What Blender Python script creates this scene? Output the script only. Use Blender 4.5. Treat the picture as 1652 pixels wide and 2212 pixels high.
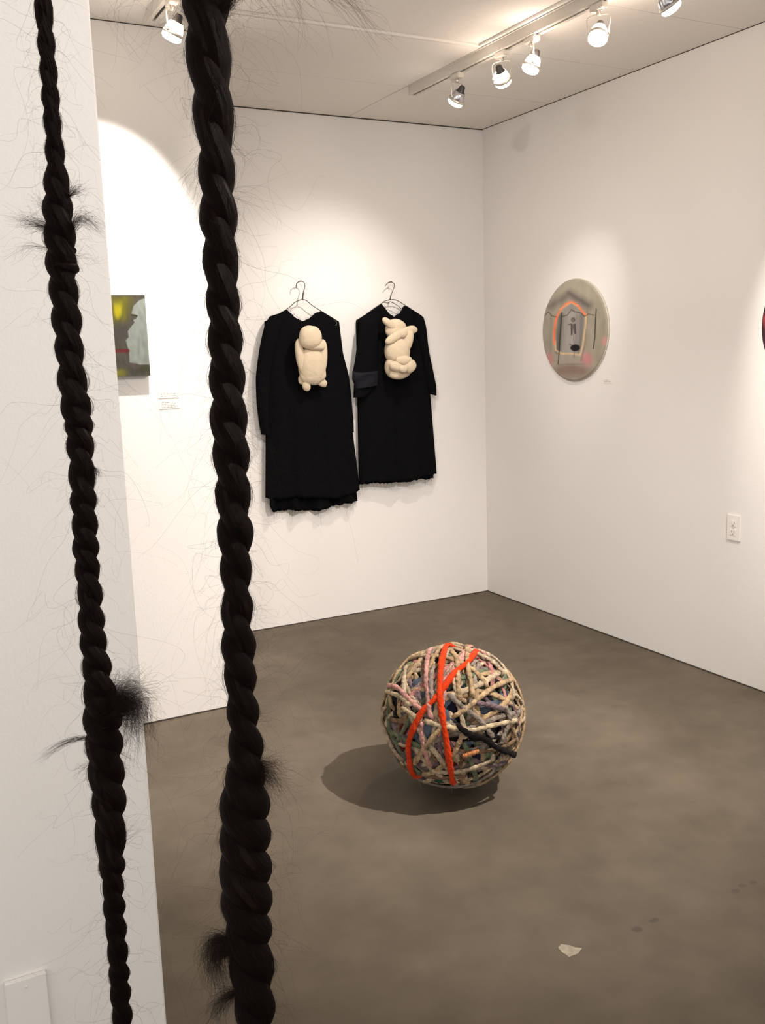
import bpy, bmesh, math, random
import numpy as np
from mathutils import Vector, Matrix, noise as mnoise
for o in list(bpy.data.objects): bpy.data.objects.remove(o)
PI = math.pi
scene = bpy.context.scene
COL = scene.collection
H = 2.8                                   # ceiling height

# ------------------------------------------------------------------ camera
CAM = (-3.330924, -4.930812, 1.544598)
CAM_YAW = 0.483834
cam = bpy.data.cameras.new('camera'); cam_o = bpy.data.objects.new('camera', cam); COL.objects.link(cam_o)
cam.sensor_fit = 'VERTICAL'; cam.sensor_height = 24; cam.lens = 2060.06 / 2212 * 24; cam.clip_start = .05
yaw, pitch, roll = CAM_YAW, 0.169458, -0.030076
_f = Vector((math.sin(yaw) * math.cos(pitch), math.cos(yaw) * math.cos(pitch), -math.sin(pitch)))
_r = Vector((math.cos(yaw), -math.sin(yaw), 0)); _u = _r.cross(_f)
_r2 = math.cos(roll) * _r + math.sin(roll) * _u; _u2 = -math.sin(roll) * _r + math.cos(roll) * _u
cam_o.matrix_world = Matrix(((_r2.x, _u2.x, -_f.x, CAM[0]), (_r2.y, _u2.y, -_f.y, CAM[1]), (_r2.z, _u2.z, -_f.z, CAM[2]), (0, 0, 0, 1)))
scene.camera = cam_o

# ------------------------------------------------------------------ world (soft light of the rest of the gallery), exposure, lamp settings
world = bpy.data.worlds.new('gallery_ambient'); scene.world = world; world.use_nodes = True
world.node_tree.nodes['Background'].inputs['Color'].default_value = (1, .955, .91, 1)
world.node_tree.nodes['Background'].inputs['Strength'].default_value = 1.62
vs = scene.view_settings; vs.view_transform = 'Standard'; vs.look = 'None'; vs.gamma = 1; vs.use_curve_mapping = False; vs.exposure = 0
BEAM_COL = (1, .92, .85)
# ((track x, y, target, label), power / beam width / blend)
SPOTS = [
    ((-.85, -1.06, (-1.15, 0, 1.3), 'track spotlight aimed at the black dresses, first from the back wall'), dict(power=68, size=84, blend=1)),
    ((-.85, -1.41, (0, -.86, 1.62), 'track spotlight aimed at the grey-green round painting'), dict(power=28, size=40, blend=1, glow=.8)),
    ((-.85, -1.62, (-1.8, -1.1, .0), 'track spotlight turned into the room, third from the back wall'), dict(power=42, size=80, blend=1, glow=1.6)),
    ((-.85, -2.02, (-2.1, -2.9, .0), 'track spotlight turned into the room, fourth from the back wall'), dict(power=12, size=60, blend=.9, glow=1.6)),
    ((-.85, -2.37, (0, -2.5, 1.55), 'track spotlight aimed at the dark maroon painting'), dict(power=110, size=48, blend=.7)),
    ((-.85, -3.4, (-1.5, -1.65, .0), 'track spotlight above the ball, sixth from the back wall'), dict(power=430, size=88, blend=1)),
    ((-.85, -4.3, (-3.4, -3.23, 1.7), 'added fill spotlight aimed at the partition, seventh from the back wall'), dict(power=250, size=60, blend=1)),  # unseen lamp, added to brighten the partition face
    ((-2.275, -1.47, (-2.68, -1.04, 1.58), 'track spotlight above the small canvas'), dict(power=165, size=88, blend=.7, glow=.8)),
    ((-2.275, -2.2, (-.4, 0, 1.25), 'added fill spotlight washing the back wall, second on the short track'), dict(power=78, size=76, blend=1)),  # added out of view as fill for the back wall
    ((-2.275, -2.7, (0, -1.3, .95), 'added fill spotlight washing the right wall, third on the short track'), dict(power=68, size=70, blend=1)),  # likewise unseen, put in to lift the right wall
]
WALL_COL = (.80, .775, .75)
CEIL_COL = (.84, .80, .75)
FLOOR_DARK = (.094, .075, .054)
FLOOR_LIGHT = (.148, .122, .092)
STAINS = [(-1.685, -3.18, .016, .013, .6), (-1.617, -3.174, .017, .009, .55), (-1.323, -3.188, .016, .011, .5), (-1.284, -3.176, .014, .012, .45), (-1.244, -3.18, .013, .010, .45)]
BRAID_D = 1.15                            # distance of the two braids from the viewer

# ------------------------------------------------------------------ measured outlines, metres
BIG_PROFILE = [(1.9351, -0.1801, 0.0269), (1.9158, -0.1805, 0.0215), (1.8867, -0.1839, 0.0243), (1.8621, -0.1827, 0.0243), (1.8472, -0.1815, 0.0234), (1.8223, -0.1788, 0.024), (1.7972, -0.1782, 0.0225), (1.772, -0.1778, 0.0202), (1.7466, -0.1793, 0.0187), (1.7261, -0.1808, 0.019), (1.7055, -0.1812, 0.0225), (1.6847, -0.1795, 0.0202), (1.6638, -0.1799, 0.0216), (1.6428, -0.1803, 0.0203), (1.6216, -0.1796, 0.0168), (1.6003, -0.18, 0.0166), (1.5789, -0.181, 0.0202), (1.5574, -0.1803, 0.0222), (1.5248, -0.1816, 0.0207), (1.4973, -0.1813, 0.0199), (1.4697, -0.1803, 0.0214), (1.4474, -0.1822, 0.0198), (1.425, -0.1812, 0.0238), (1.4024, -0.1808, 0.0199), (1.3796, -0.1795, 0.022), (1.3568, -0.1811, 0.0201), (1.328, -0.1816, 0.0213), (1.299, -0.1829, 0.0177), (1.2815, -0.183, 0.0197), (1.2638, -0.1829, 0.0175), (1.2402, -0.1839, 0.0167), (1.2223, -0.1837, 0.0173), (1.1985, -0.1853, 0.0211), (1.1804, -0.186, 0.022), (1.1623, -0.1864, 0.0192), (1.144, -0.1857, 0.0221), (1.1195, -0.1856, 0.0178), (1.1011, -0.1857, 0.0176), (1.0825, -0.1838, 0.017), (1.0637, -0.1807, 0.02), (1.0419, -0.1821, 0.0198), (1.0262, -0.1836, 0.0252), (1.001, -0.1873, 0.0258), (0.9851, -0.1879, 0.0274), (0.9629, -0.1909, 0.031), (0.9307, -0.1905, 0.0321), (0.9047, -0.1907, 0.034), (0.8786, -0.1918, 0.0326), (0.8654, -0.1916, 0.0312), (0.8324, -0.1928, 0.0319), (0.8058, -0.1948, 0.0308), (0.7856, -0.1934, 0.0303), (0.7586, -0.1924, 0.0267), (0.7313, -0.1892, 0.0283), (0.697, -0.1879, 0.0285), (0.6763, -0.1902, 0.0248), (0.6542, -0.1917, 0.0227)]
BIG_PINCH = [1.9567, 1.9134, 1.8448, 1.7771, 1.7287, 1.6805, 1.6269, 1.5843, 1.5411, 1.4946, 1.4474, 1.4001, 1.3499, 1.3048, 1.2591, 1.2092, 1.1653, 1.1214, 1.0762, 1.0325, 0.9915, 0.9500, 0.9047, 0.8621, 0.8158, 0.7721, 0.7107, 0.6521]
SMALL_PROFILE = [(1.9402, -0.3619, 0.0096), (1.9112, -0.363, 0.0096), (1.883, -0.3639, 0.0091), (1.8534, -0.3632, 0.0084), (1.8276, -0.3636, 0.0092), (1.7975, -0.362, 0.0092), (1.7697, -0.3629, 0.0103), (1.7519, -0.3641, 0.0112), (1.7417, -0.3642, 0.0131), (1.716, -0.3651, 0.0177), (1.6953, -0.3651, 0.018), (1.6797, -0.3667, 0.0188), (1.6588, -0.3669, 0.0157), (1.6377, -0.366, 0.0157), (1.6165, -0.3667, 0.0163), (1.5951, -0.3658, 0.0169), (1.5736, -0.3649, 0.0137), (1.5574, -0.3652, 0.0164), (1.5385, -0.3668, 0.0148), (1.5193, -0.366, 0.0168), (1.5027, -0.3618, 0.0169), (1.4862, -0.3621, 0.0186), (1.4696, -0.3615, 0.0178), (1.4556, -0.3613, 0.0142), (1.4417, -0.3622, 0.0134), (1.4248, -0.3622, 0.0148), (1.4079, -0.3622, 0.0179), (1.3909, -0.3619, 0.0146), (1.3647, -0.3635, 0.0124), (1.3452, -0.3654, 0.015), (1.325, -0.3656, 0.0136), (1.3046, -0.3653, 0.0156), (1.2753, -0.3654, 0.0134), (1.2518, -0.3671, 0.0155), (1.234, -0.3656, 0.0144), (1.2101, -0.3664, 0.0156), (1.1861, -0.3672, 0.015), (1.1618, -0.3648, 0.0154), (1.1435, -0.3634, 0.0172), (1.119, -0.3624, 0.0196), (1.0943, -0.3629, 0.024), (1.0695, -0.3637, 0.0241), (1.0508, -0.3628, 0.0218), (1.0318, -0.3604, 0.0228), (1.0003, -0.3629, 0.0217), (0.9621, -0.3656, 0.0203), (0.9363, -0.364, 0.021), (0.9103, -0.3645, 0.0165), (0.8843, -0.3671, 0.013), (0.8514, -0.3678, 0.0142), (0.8182, -0.3683, 0.0122), (0.7847, -0.369, 0.0116), (0.7509, -0.3682, 0.0132), (0.7236, -0.3672, 0.0132), (0.6892, -0.3692, 0.0127), (0.6602, -0.3714, 0.0121)]
SMALL_PINCH = [1.9498, 1.9112, 1.8830, 1.8534, 1.8276, 1.7985, 1.7687, 1.7340, 1.7057, 1.6719, 1.6430, 1.6085, 1.5747, 1.5412, 1.5050, 1.4751, 1.4567, 1.4276, 1.3880, 1.3624, 1.3308, 1.3046, 1.2753, 1.2423, 1.2113, 1.1819, 1.1496, 1.1128, 1.0788, 1.0451, 1.0022, 0.9646, 0.9045, 0.8797, 0.8488, 0.8209, 0.7867, 0.7522, 0.7236, 0.6941, 0.6581]
TUFT = {'s1': [(-0.37, 1.69), (-0.388, 1.699), (-0.415, 1.705)], 's2': [(-0.354, 1.687), (-0.338, 1.704), (-0.315, 1.69)], 's3': [(-0.351, 1.728), (-0.342, 1.735), (-0.331, 1.736)], 's4': [(-0.373, 1.714), (-0.383, 1.722), (-0.392, 1.73)], 's5': [(-0.377, 1.67), (-0.404, 1.673), (-0.435, 1.656)], 's6': [(-0.357, 1.658), (-0.34, 1.666), (-0.322, 1.657)], 's7': [(-0.367, 1.088), (-0.328, 1.13), (-0.312, 1.111)], 's8': [(-0.357, 1.1), (-0.321, 1.112), (-0.327, 1.068)], 's9': [(-0.371, 1.07), (-0.407, 1.065), (-0.449, 1.042)], 's10': [(-0.371, 1.032), (-0.389, 1.03), (-0.405, 1.014)], 's11': [(-0.355, 1.051), (-0.33, 1.037), (-0.316, 1.018)], 's12': [(-0.359, 0.923), (-0.337, 0.942), (-0.316, 0.954)], 's13': [(-0.352, 1.413), (-0.343, 1.41), (-0.343, 1.402)], 'b1': [(-0.185, 1.033), (-0.159, 1.013), (-0.146, 0.99)], 'b2': [(-0.185, 1.026), (-0.15, 1.025), (-0.144, 1.019)], 'b3': [(-0.204, 0.779), (-0.238, 0.78), (-0.247, 0.74)], 'b4': [(-0.199, 0.766), (-0.236, 0.76), (-0.233, 0.712)], 'b5': [(-0.205, 0.711), (-0.234, 0.692), (-0.248, 0.664)], 'b6': [(-0.178, 1.93), (-0.16, 1.925), (-0.14, 1.953)], 'b7': [(-0.19, 1.902), (-0.204, 1.921), (-0.213, 1.912)], 'w1': [(-0.088, 1.966), (-0.027, 1.933), (0.018, 1.883)], 'w2': [(-0.104, 1.962), (-0.074, 1.932), (-0.055, 1.886)], 'w3': [(-0.135, 1.953), (-0.106, 1.919), (-0.081, 1.889)], 'w4': [(-0.212, 1.965), (-0.277, 1.919), (-0.265, 1.874)], 'w5': [(-0.18, 1.807), (-0.14, 1.771), (-0.128, 1.786)], 'w6': [(-0.187, 1.772), (-0.22, 1.717), (-0.245, 1.634)], 'w7': [(-0.174, 1.726), (-0.132, 1.709), (-0.113, 1.662)], 'l1': [(-0.199, 1.492), (-0.232, 1.499), (-0.259, 1.483), (-0.265, 1.439), (-0.288, 1.406), (-0.278, 1.388), (-0.265, 1.396)]}
BALL_STRAND = {'o1': [(0.077, 0.079, 0.994), (-0.066, 0.018, 0.998), (-0.364, -0.327, 0.872), (-0.507, -0.521, 0.687), (-0.556, -0.597, 0.578), (-0.599, -0.723, 0.345), (-0.595, -0.802, 0.053), (-0.531, -0.781, -0.328), (-0.384, -0.617, -0.687)], 'o2': [(0.325, -0.165, 0.931), (-0.027, -0.442, 0.897), (-0.275, -0.507, 0.817), (-0.454, -0.564, 0.69), (-0.6, -0.571, 0.561), (-0.764, -0.509, 0.397), (-0.875, -0.453, 0.169), (-0.921, -0.384, -0.062), (-0.891, -0.336, -0.306), (-0.746, -0.206, -0.634), (-0.705, -0.292, -0.646)], 'p1': [(-0.212, 0.194, 0.958), (-0.458, -0.111, 0.882), (-0.612, -0.349, 0.709), (-0.678, -0.502, 0.537), (-0.714, -0.59, 0.378), (-0.694, -0.652, 0.306)], 'p2': [(-0.802, 0.366, 0.473), (-0.836, 0.02, 0.549), (-0.829, -0.285, 0.48), (-0.782, -0.473, 0.406)], 'p3': [(-0.804, -0.537, 0.254), (-0.824, -0.563, 0.071), (-0.789, -0.594, -0.159), (-0.718, -0.599, -0.355)], 't1': [(-0.841, 0.353, 0.409), (-0.874, -0.082, 0.479), (-0.844, -0.309, 0.437), (-0.797, -0.365, 0.482)], 't2': [(-0.089, -0.251, 0.964), (-0.207, -0.482, 0.851), (-0.31, -0.654, 0.69), (-0.354, -0.765, 0.538)], 't3': [(0.232, -0.014, 0.973), (-0.052, -0.48, 0.876), (-0.143, -0.708, 0.691), (-0.192, -0.81, 0.554)], 't4': [(0.607, -0.56, 0.563), (0.162, -0.772, 0.615), (-0.129, -0.837, 0.532), (-0.276, -0.844, 0.459), (-0.489, -0.8, 0.348)], 't5': [(-0.464, -0.642, 0.61), (-0.355, -0.811, 0.465), (-0.195, -0.93, 0.311), (-0.002, -1, 0.026)], 't6': [(-0.633, -0.743, 0.217), (-0.746, -0.663, 0.054), (-0.83, -0.529, -0.174), (-0.844, -0.372, -0.386)], 't7': [(-0.398, -0.902, 0.168), (-0.484, -0.874, -0.035), (-0.536, -0.828, -0.165)], 't8': [(0.493, -0.862, 0.121), (0.119, -0.975, 0.187), (-0.143, -0.971, 0.19), (-0.302, -0.937, 0.177), (-0.525, -0.822, 0.221), (-0.702, -0.663, 0.258), (-0.788, -0.544, 0.289)], 't9': [(0.04, -0.962, -0.269), (-0.18, -0.923, -0.34), (-0.384, -0.833, -0.398), (-0.58, -0.697, -0.422), (-0.729, -0.549, -0.408)], 't10': [(-0.594, -0.758, -0.268), (-0.659, -0.63, -0.411), (-0.736, -0.419, -0.531)], 't11': [(-0.162, -0.855, 0.492), (0.029, -0.901, 0.432), (0.204, -0.916, 0.346)], 't12': [(0.26, -0.894, 0.363), (0.291, -0.938, 0.191), (0.173, -0.984, 0.034), (0.129, -0.987, -0.099)], 't13': [(-0.904, -0.201, 0.378), (-0.858, -0.397, 0.326), (-0.809, -0.514, 0.283)], 't14': [(-0.226, -0.967, -0.114), (-0.326, -0.935, -0.138), (-0.403, -0.899, -0.17)], 't15': [(-0.652, -0.557, 0.514), (-0.548, -0.361, 0.754), (-0.439, -0.249, 0.863)], 't16': [(0.205, -0.281, 0.938), (0.371, -0.411, 0.833), (0.475, -0.566, 0.674)], 't17': [(-0.937, 0.261, 0.233), (-0.966, 0.258, 0.015), (-0.99, 0.107, -0.096), (-0.966, -0.025, -0.259), (-0.907, -0.166, -0.386)], 'k1': [(-0.463, -0.85, 0.253), (-0.353, -0.924, 0.148), (-0.155, -0.986, 0.055), (0.042, -0.993, -0.113), (0.242, -0.942, -0.233), (0.425, -0.833, -0.354)]}
D1_TOP = [(-1.431, 1.707), (-1.313, 1.769), (-1.266, 1.726), (-1.222, 1.703), (-1.175, 1.721), (-1.139, 1.749), (-1.108, 1.759), (-0.998, 1.7)]
D1_HEM = [(-1.486, 0.756), (-1.407, 0.744), (-1.314, 0.746), (-1.205, 0.732), (-1.094, 0.717), (-0.996, 0.722), (-0.946, 0.729), (-0.905, 0.744)]
D1_BACK = [(-1.466, 0.711), (-1.453, 0.674), (-1.334, 0.67), (-1.256, 0.662), (-1.185, 0.648), (-1.096, 0.662), (-1.014, 0.672), (-0.91, 0.678)]
D2_TOP = [(-0.88, 1.707), (-0.733, 1.795), (-0.685, 1.741), (-0.652, 1.722), (-0.609, 1.744), (-0.578, 1.787), (-0.449, 1.709)]
D2_HEM = [(-0.906, 0.789), (-0.81, 0.784), (-0.742, 0.778), (-0.665, 0.774), (-0.586, 0.775), (-0.498, 0.779), (-0.385, 0.796)]
D2_BACK = [(-0.907, 0.777), (-0.81, 0.774), (-0.743, 0.768), (-0.665, 0.763), (-0.587, 0.763), (-0.498, 0.767), (-0.404, 0.768)]
D1_SLEEVE_L = [(-1.412, 1.733, -1.333, 1.754), (-1.444, 1.687, -1.345, 1.665), (-1.475, 1.579, -1.383, 1.577), (-1.497, 1.471, -1.418, 1.468), (-1.508, 1.403, -1.429, 1.400), (-1.510, 1.272, -1.439, 1.268), (-1.499, 1.146, -1.446, 1.164), (-1.490, 1.105, -1.452, 1.097)]
D1_SLEEVE_R = [(-1.081, 1.738, -1.003, 1.702), (-1.061, 1.661, -0.997, 1.638), (-1.057, 1.569, -0.981, 1.539), (-1.042, 1.455, -0.957, 1.445), (-1.033, 1.391, -0.947, 1.402), (-1.035, 1.247, -0.933, 1.264), (-1.044, 1.139, -0.926, 1.146), (-1.044, 1.084, -0.926, 1.080)]
D2_SLEEVE_L = [(-0.842, 1.741, -0.743, 1.756), (-0.888, 1.700, -0.766, 1.677), (-0.904, 1.601, -0.778, 1.591), (-0.923, 1.501, -0.781, 1.497), (-0.942, 1.423, -0.788, 1.417)]
D2_CUFF = [(-0.945, 1.427, -0.781, 1.424), (-0.949, 1.380, -0.785, 1.388), (-0.929, 1.329, -0.791, 1.341)]
D2_SLEEVE_IN = [(-0.937, 1.351, -0.798, 1.352), (-0.943, 1.278, -0.859, 1.282)]
D2_SLEEVE_R = [(-0.532, 1.761, -0.456, 1.715), (-0.522, 1.666, -0.442, 1.665), (-0.499, 1.555, -0.432, 1.554), (-0.479, 1.480, -0.421, 1.486), (-0.464, 1.405, -0.402, 1.403), (-0.448, 1.329, -0.381, 1.311), (-0.430, 1.282, -0.383, 1.261)]
H1_HOOK = [(-1.249, 1.883), (-1.246, 1.905), (-1.223, 1.919), (-1.202, 1.911), (-1.198, 1.89), (-1.209, 1.859), (-1.216, 1.822)]
H1_LEFT = [(-1.216, 1.822), (-1.26, 1.807), (-1.307, 1.772), (-1.395, 1.728)]
H1_RIGHT = [(-1.214, 1.822), (-1.192, 1.815), (-1.155, 1.787), (-1.106, 1.758), (-1.018, 1.701)]
H2_HOOK = [(-0.703, 1.895), (-0.685, 1.912), (-0.664, 1.918), (-0.644, 1.906), (-0.647, 1.885), (-0.667, 1.845), (-0.674, 1.819)]
H2_LEFT = [(-0.672, 1.819), (-0.705, 1.812), (-0.731, 1.798), (-0.827, 1.742)]
H2_RIGHT = [(-0.672, 1.819), (-0.634, 1.816), (-0.578, 1.788), (-0.483, 1.735)]
H2_INNER = [(-0.73, 1.805), (-0.689, 1.8), (-0.674, 1.807), (-0.627, 1.784), (-0.598, 1.756)]
DOLL1 = [('torso', -1.209, 1.465, 0.076, 0.104, 0, 0.000), ('hip', -1.207, 1.423, 0.077, 0.059, 0, 0.002), ('head', -1.223, 1.615, 0.066, 0.063, 0, 0.028), ('crown', -1.216, 1.641, 0.053, 0.036, -15, 0.022), ('muzzle', -1.210, 1.577, 0.071, 0.030, -10, 0.030), ('arm', -1.282, 1.524, 0.024, 0.086, 5, 0.012), ('arm', -1.147, 1.515, 0.025, 0.091, -4, 0.012), ('foot', -1.247, 1.362, 0.024, 0.033, 8, 0.000), ('foot', -1.153, 1.372, 0.031, 0.022, -30, 0.000), ('foot', -1.270, 1.392, 0.018, 0.025, 0, -0.010)]
DOLL2 = [('head', -0.684, 1.653, 0.065, 0.055, 0, 0.000), ('ear', -0.735, 1.682, 0.051, 0.021, -35, 0.020), ('ear', -0.604, 1.643, 0.048, 0.025, 8, 0.020), ('muzzle', -0.662, 1.627, 0.034, 0.025, 0, 0.035), ('arm', -0.713, 1.606, 0.063, 0.024, 28, 0.035), ('arm', -0.623, 1.586, 0.030, 0.058, -18, 0.030), ('torso', -0.679, 1.533, 0.078, 0.080, 0, 0.005), ('hip', -0.673, 1.439, 0.083, 0.069, 0, 0.000), ('leg', -0.666, 1.477, 0.052, 0.026, 0, 0.055), ('leg', -0.715, 1.442, 0.044, 0.029, -20, 0.050), ('leg', -0.628, 1.442, 0.041, 0.037, 30, 0.050), ('foot', -0.681, 1.430, 0.027, 0.022, 0, 0.070), ('rump', -0.690, 1.403, 0.059, 0.031, 0, 0.030)]
# ------------------------------------------------------------------ helpers
def srgb(r, g, b):
    return tuple(((c / 255) / 12.92 if c / 255 <= .04045 else ((c / 255 + .055) / 1.055) ** 2.4) for c in (r, g, b))

def new_mat(name, col, rough=.6, metal=0, spec=.3, noise=None, bump=None, emit=None, sheen=0):
    """Principled material; noise=(scale, amount) mottles the colour, bump=(scale, strength) gives fine relief."""
    m = bpy.data.materials.new(name); m.use_nodes = True
    nt = m.node_tree; b = nt.nodes['Principled BSDF']
    b.inputs['Base Color'].default_value = (*col, 1); b.inputs['Roughness'].default_value = rough
    b.inputs['Metallic'].default_value = metal; b.inputs['Specular IOR Level'].default_value = spec
    b.inputs['Sheen Weight'].default_value = sheen
    tc = nt.nodes.new('ShaderNodeTexCoord')
    if noise:
        n = nt.nodes.new('ShaderNodeTexNoise'); n.inputs['Scale'].default_value = noise[0]; n.inputs['Detail'].default_value = 6
        nt.links.new(tc.outputs['Object'], n.inputs['Vector'])
        r = nt.nodes.new('ShaderNodeMapRange'); r.inputs['From Min'].default_value = .3; r.inputs['From Max'].default_value = .7
        r.inputs['To Min'].default_value = 1 - noise[1]; r.inputs['To Max'].default_value = 1 + noise[1]
        nt.links.new(n.outputs['Fac'], r.inputs['Value'])
        v = nt.nodes.new('ShaderNodeVectorMath'); v.operation = 'SCALE'; v.inputs[0].default_value = col
        nt.links.new(r.outputs['Result'], v.inputs['Scale']); nt.links.new(v.outputs['Vector'], b.inputs['Base Color'])
    if bump:
        n = nt.nodes.new('ShaderNodeTexNoise'); n.inputs['Scale'].default_value = bump[0]; n.inputs['Detail'].default_value = 5
        nt.links.new(tc.outputs['Object'], n.inputs['Vector'])
        p = nt.nodes.new('ShaderNodeBump'); p.inputs['Strength'].default_value = bump[1]; p.inputs['Distance'].default_value = .01
        nt.links.new(n.outputs['Fac'], p.inputs['Height']); nt.links.new(p.outputs['Normal'], b.inputs['Normal'])
    if emit:
        b.inputs['Emission Color'].default_value = (*emit[0], 1); b.inputs['Emission Strength'].default_value = emit[1]
    return m

def paint_mat(name, rough=.6):
    m = bpy.data.materials.new(name); m.use_nodes = True; nt = m.node_tree; b = nt.nodes['Principled BSDF']
    a = nt.nodes.new('ShaderNodeAttribute'); a.attribute_name = 'pigment'
    nt.links.new(a.outputs['Color'], b.inputs['Base Color']); b.inputs['Roughness'].default_value = rough
    b.inputs['Specular IOR Level'].default_value = .25
    return m

def hair_mat(name, c0, c1):
    m = bpy.data.materials.new(name); m.use_nodes = True; nt = m.node_tree; b = nt.nodes['Principled BSDF']
    uv = nt.nodes.new('ShaderNodeUVMap')
    mp = nt.nodes.new('ShaderNodeMapping'); mp.inputs['Scale'].default_value = (26, 9, 1)
    n = nt.nodes.new('ShaderNodeTexNoise'); n.inputs['Scale'].default_value = 4; n.inputs['Detail'].default_value = 7
    nt.links.new(uv.outputs['UV'], mp.inputs['Vector']); nt.links.new(mp.outputs['Vector'], n.inputs['Vector'])
    r = nt.nodes.new('ShaderNodeValToRGB'); r.color_ramp.elements[0].color = (*c0, 1); r.color_ramp.elements[1].color = (*c1, 1)
    r.color_ramp.elements[0].position = .38; r.color_ramp.elements[1].position = .72
    nt.links.new(n.outputs['Fac'], r.inputs['Fac']); nt.links.new(r.outputs['Color'], b.inputs['Base Color'])
    p = nt.nodes.new('ShaderNodeBump'); p.inputs['Strength'].default_value = .9; p.inputs['Distance'].default_value = .0035
    nt.links.new(n.outputs['Fac'], p.inputs['Height']); nt.links.new(p.outputs['Normal'], b.inputs['Normal'])
    b.inputs['Roughness'].default_value = .55; b.inputs['Specular IOR Level'].default_value = .06
    return m

def link(o, parent=None):
    COL.objects.link(o)
    if parent: o.parent = parent
    return o

def mesh_obj(name, v, f, mat, parent=None, smooth=True, uv=None):
    me = bpy.data.meshes.new(name); me.from_pydata([tuple(map(float, p)) for p in v], [], [tuple(map(int, q)) for q in f])
    if smooth: me.polygons.foreach_set('use_smooth', [True] * len(me.polygons))
    if uv is not None:
        l = me.uv_layers.new(name='UVMap'); vi = np.zeros(len(me.loops), dtype=np.int32); me.loops.foreach_get('vertex_index', vi)
        l.data.foreach_set('uv', np.asarray(uv, np.float32)[vi].ravel())
    me.materials.append(mat); me.update()
    return link(bpy.data.objects.new(name, me), parent)

def tag(o, label=None, cat=None, group=None, kind=None):
    if label: o['label'] = label
    if cat: o['category'] = cat
    if group: o['group'] = group
    if kind: o['kind'] = kind
    return o

def empty(name, loc, rz=0):
    o = bpy.data.objects.new(name, None); o.location = loc; o.rotation_euler = (0, 0, rz); o.empty_display_size = .1
    return link(o)

def box_data(x0, x1, y0, y1, z0, z1):
    v = [(x, y, z) for z in (z0, z1) for y in (y0, y1) for x in (x0, x1)]
    return v, [(0, 2, 3, 1), (4, 5, 7, 6), (0, 1, 5, 4), (2, 6, 7, 3), (0, 4, 6, 2), (1, 3, 7, 5)]

def box(name, x0, x1, y0, y1, z0, z1, mat, parent=None, bevel=0):
    v, f = box_data(x0, x1, y0, y1, z0, z1)
    o = mesh_obj(name, v, f, mat, parent, smooth=False)
    if bevel:
        bm = bmesh.new(); bm.from_mesh(o.data)
        bmesh.ops.bevel(bm, geom=bm.edges[:], offset=bevel, segments=2, affect='EDGES'); bm.to_mesh(o.data); bm.free()
    return o

def frames(p):
    p = np.asarray(p, float); t = np.gradient(p, axis=0); t /= np.linalg.norm(t, axis=1)[:, None] + 1e-12
    n = np.zeros_like(p); a = np.array([0, 0, 1.]) if abs(t[0][2]) < .9 else np.array([1., 0, 0])
    n[0] = np.cross(t[0], np.cross(a, t[0]))
    n[0] /= np.linalg.norm(n[0])
    for i in range(1, len(p)):
        q = n[i - 1] - t[i] * (n[i - 1] @ t[i]); n[i] = q / np.linalg.norm(q)
    return t, n, np.cross(t, n)

def tube(path, rad, k=10, lobes=0, twist=0, lobe_amp=.15, normals=None, flat=1.):
    """closed tube round a path; rad per point; lobes + twist (turns) give a laid rope; normals + flat squash it"""
    p = np.asarray(path, float); S = len(p); t, n, b = frames(p)
    if normals is not None:
        n = np.asarray(normals, float); n = n - t * (n * t).sum(1)[:, None]; n /= np.linalg.norm(n, axis=1)[:, None]; b = np.cross(t, n)
    rad = np.broadcast_to(np.asarray(rad, float), (S,))
    th = np.linspace(0, 2 * PI, k, endpoint=False)
    s = np.linspace(0, 1, S)[:, None]
    rr = rad[:, None] * (1 + (lobe_amp * np.abs(np.sin(lobes / 2 * (th[None] + 2 * PI * twist * s))) - lobe_amp if lobes else 0) * np.ones((S, k)))
    v = p[:, None] + n[:, None] * (rr * np.cos(th) * flat)[..., None] + b[:, None] * (rr * np.sin(th))[..., None]
    f = [(i * k + j, i * k + (j + 1) % k, (i + 1) * k + (j + 1) % k, (i + 1) * k + j) for i in range(S - 1) for j in range(k)]
    f.append(tuple(range(k))[::-1]); f.append(tuple((S - 1) * k + j for j in range(k)))
    L = np.r_[0, np.cumsum(np.linalg.norm(np.diff(p, axis=0), axis=1))]
    uv = np.stack([np.broadcast_to(np.abs(np.linspace(-1, 1, k)), (S, k)), np.broadcast_to(L[:, None], (S, k))], -1).reshape(-1, 2)
    return v.reshape(-1, 3), f, uv

def hairs(paths, r0):
    """many three-sided tapered hairs in one mesh; paths (N,S,3)"""
    p = np.asarray(paths, float); N, S, _ = p.shape
    t = np.gradient(p, axis=1); t /= np.linalg.norm(t, axis=2)[..., None] + 1e-9
    a = np.cross(t, np.array([.31, .77, .55])); a /= np.linalg.norm(a, axis=2)[..., None] + 1e-9; b = np.cross(t, a)
    r = (np.broadcast_to(np.asarray(r0), (N,))[:, None] * np.linspace(1, .35, S)[None])[..., None]
    v = np.stack([p + r * (a * math.cos(w) + b * math.sin(w)) for w in (0, 2.094, 4.189)], 2).reshape(-1, 3)
    i = np.arange(N)[:, None, None] * S * 3 + np.arange(S - 1)[None, :, None] * 3; j = np.arange(3)[None, None]
    j2 = (j + 1) % 3
    f = np.stack(np.broadcast_arrays(i + j, i + j2, i + 3 + j2, i + 3 + j), -1).reshape(-1, 4)
    return v, f

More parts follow.
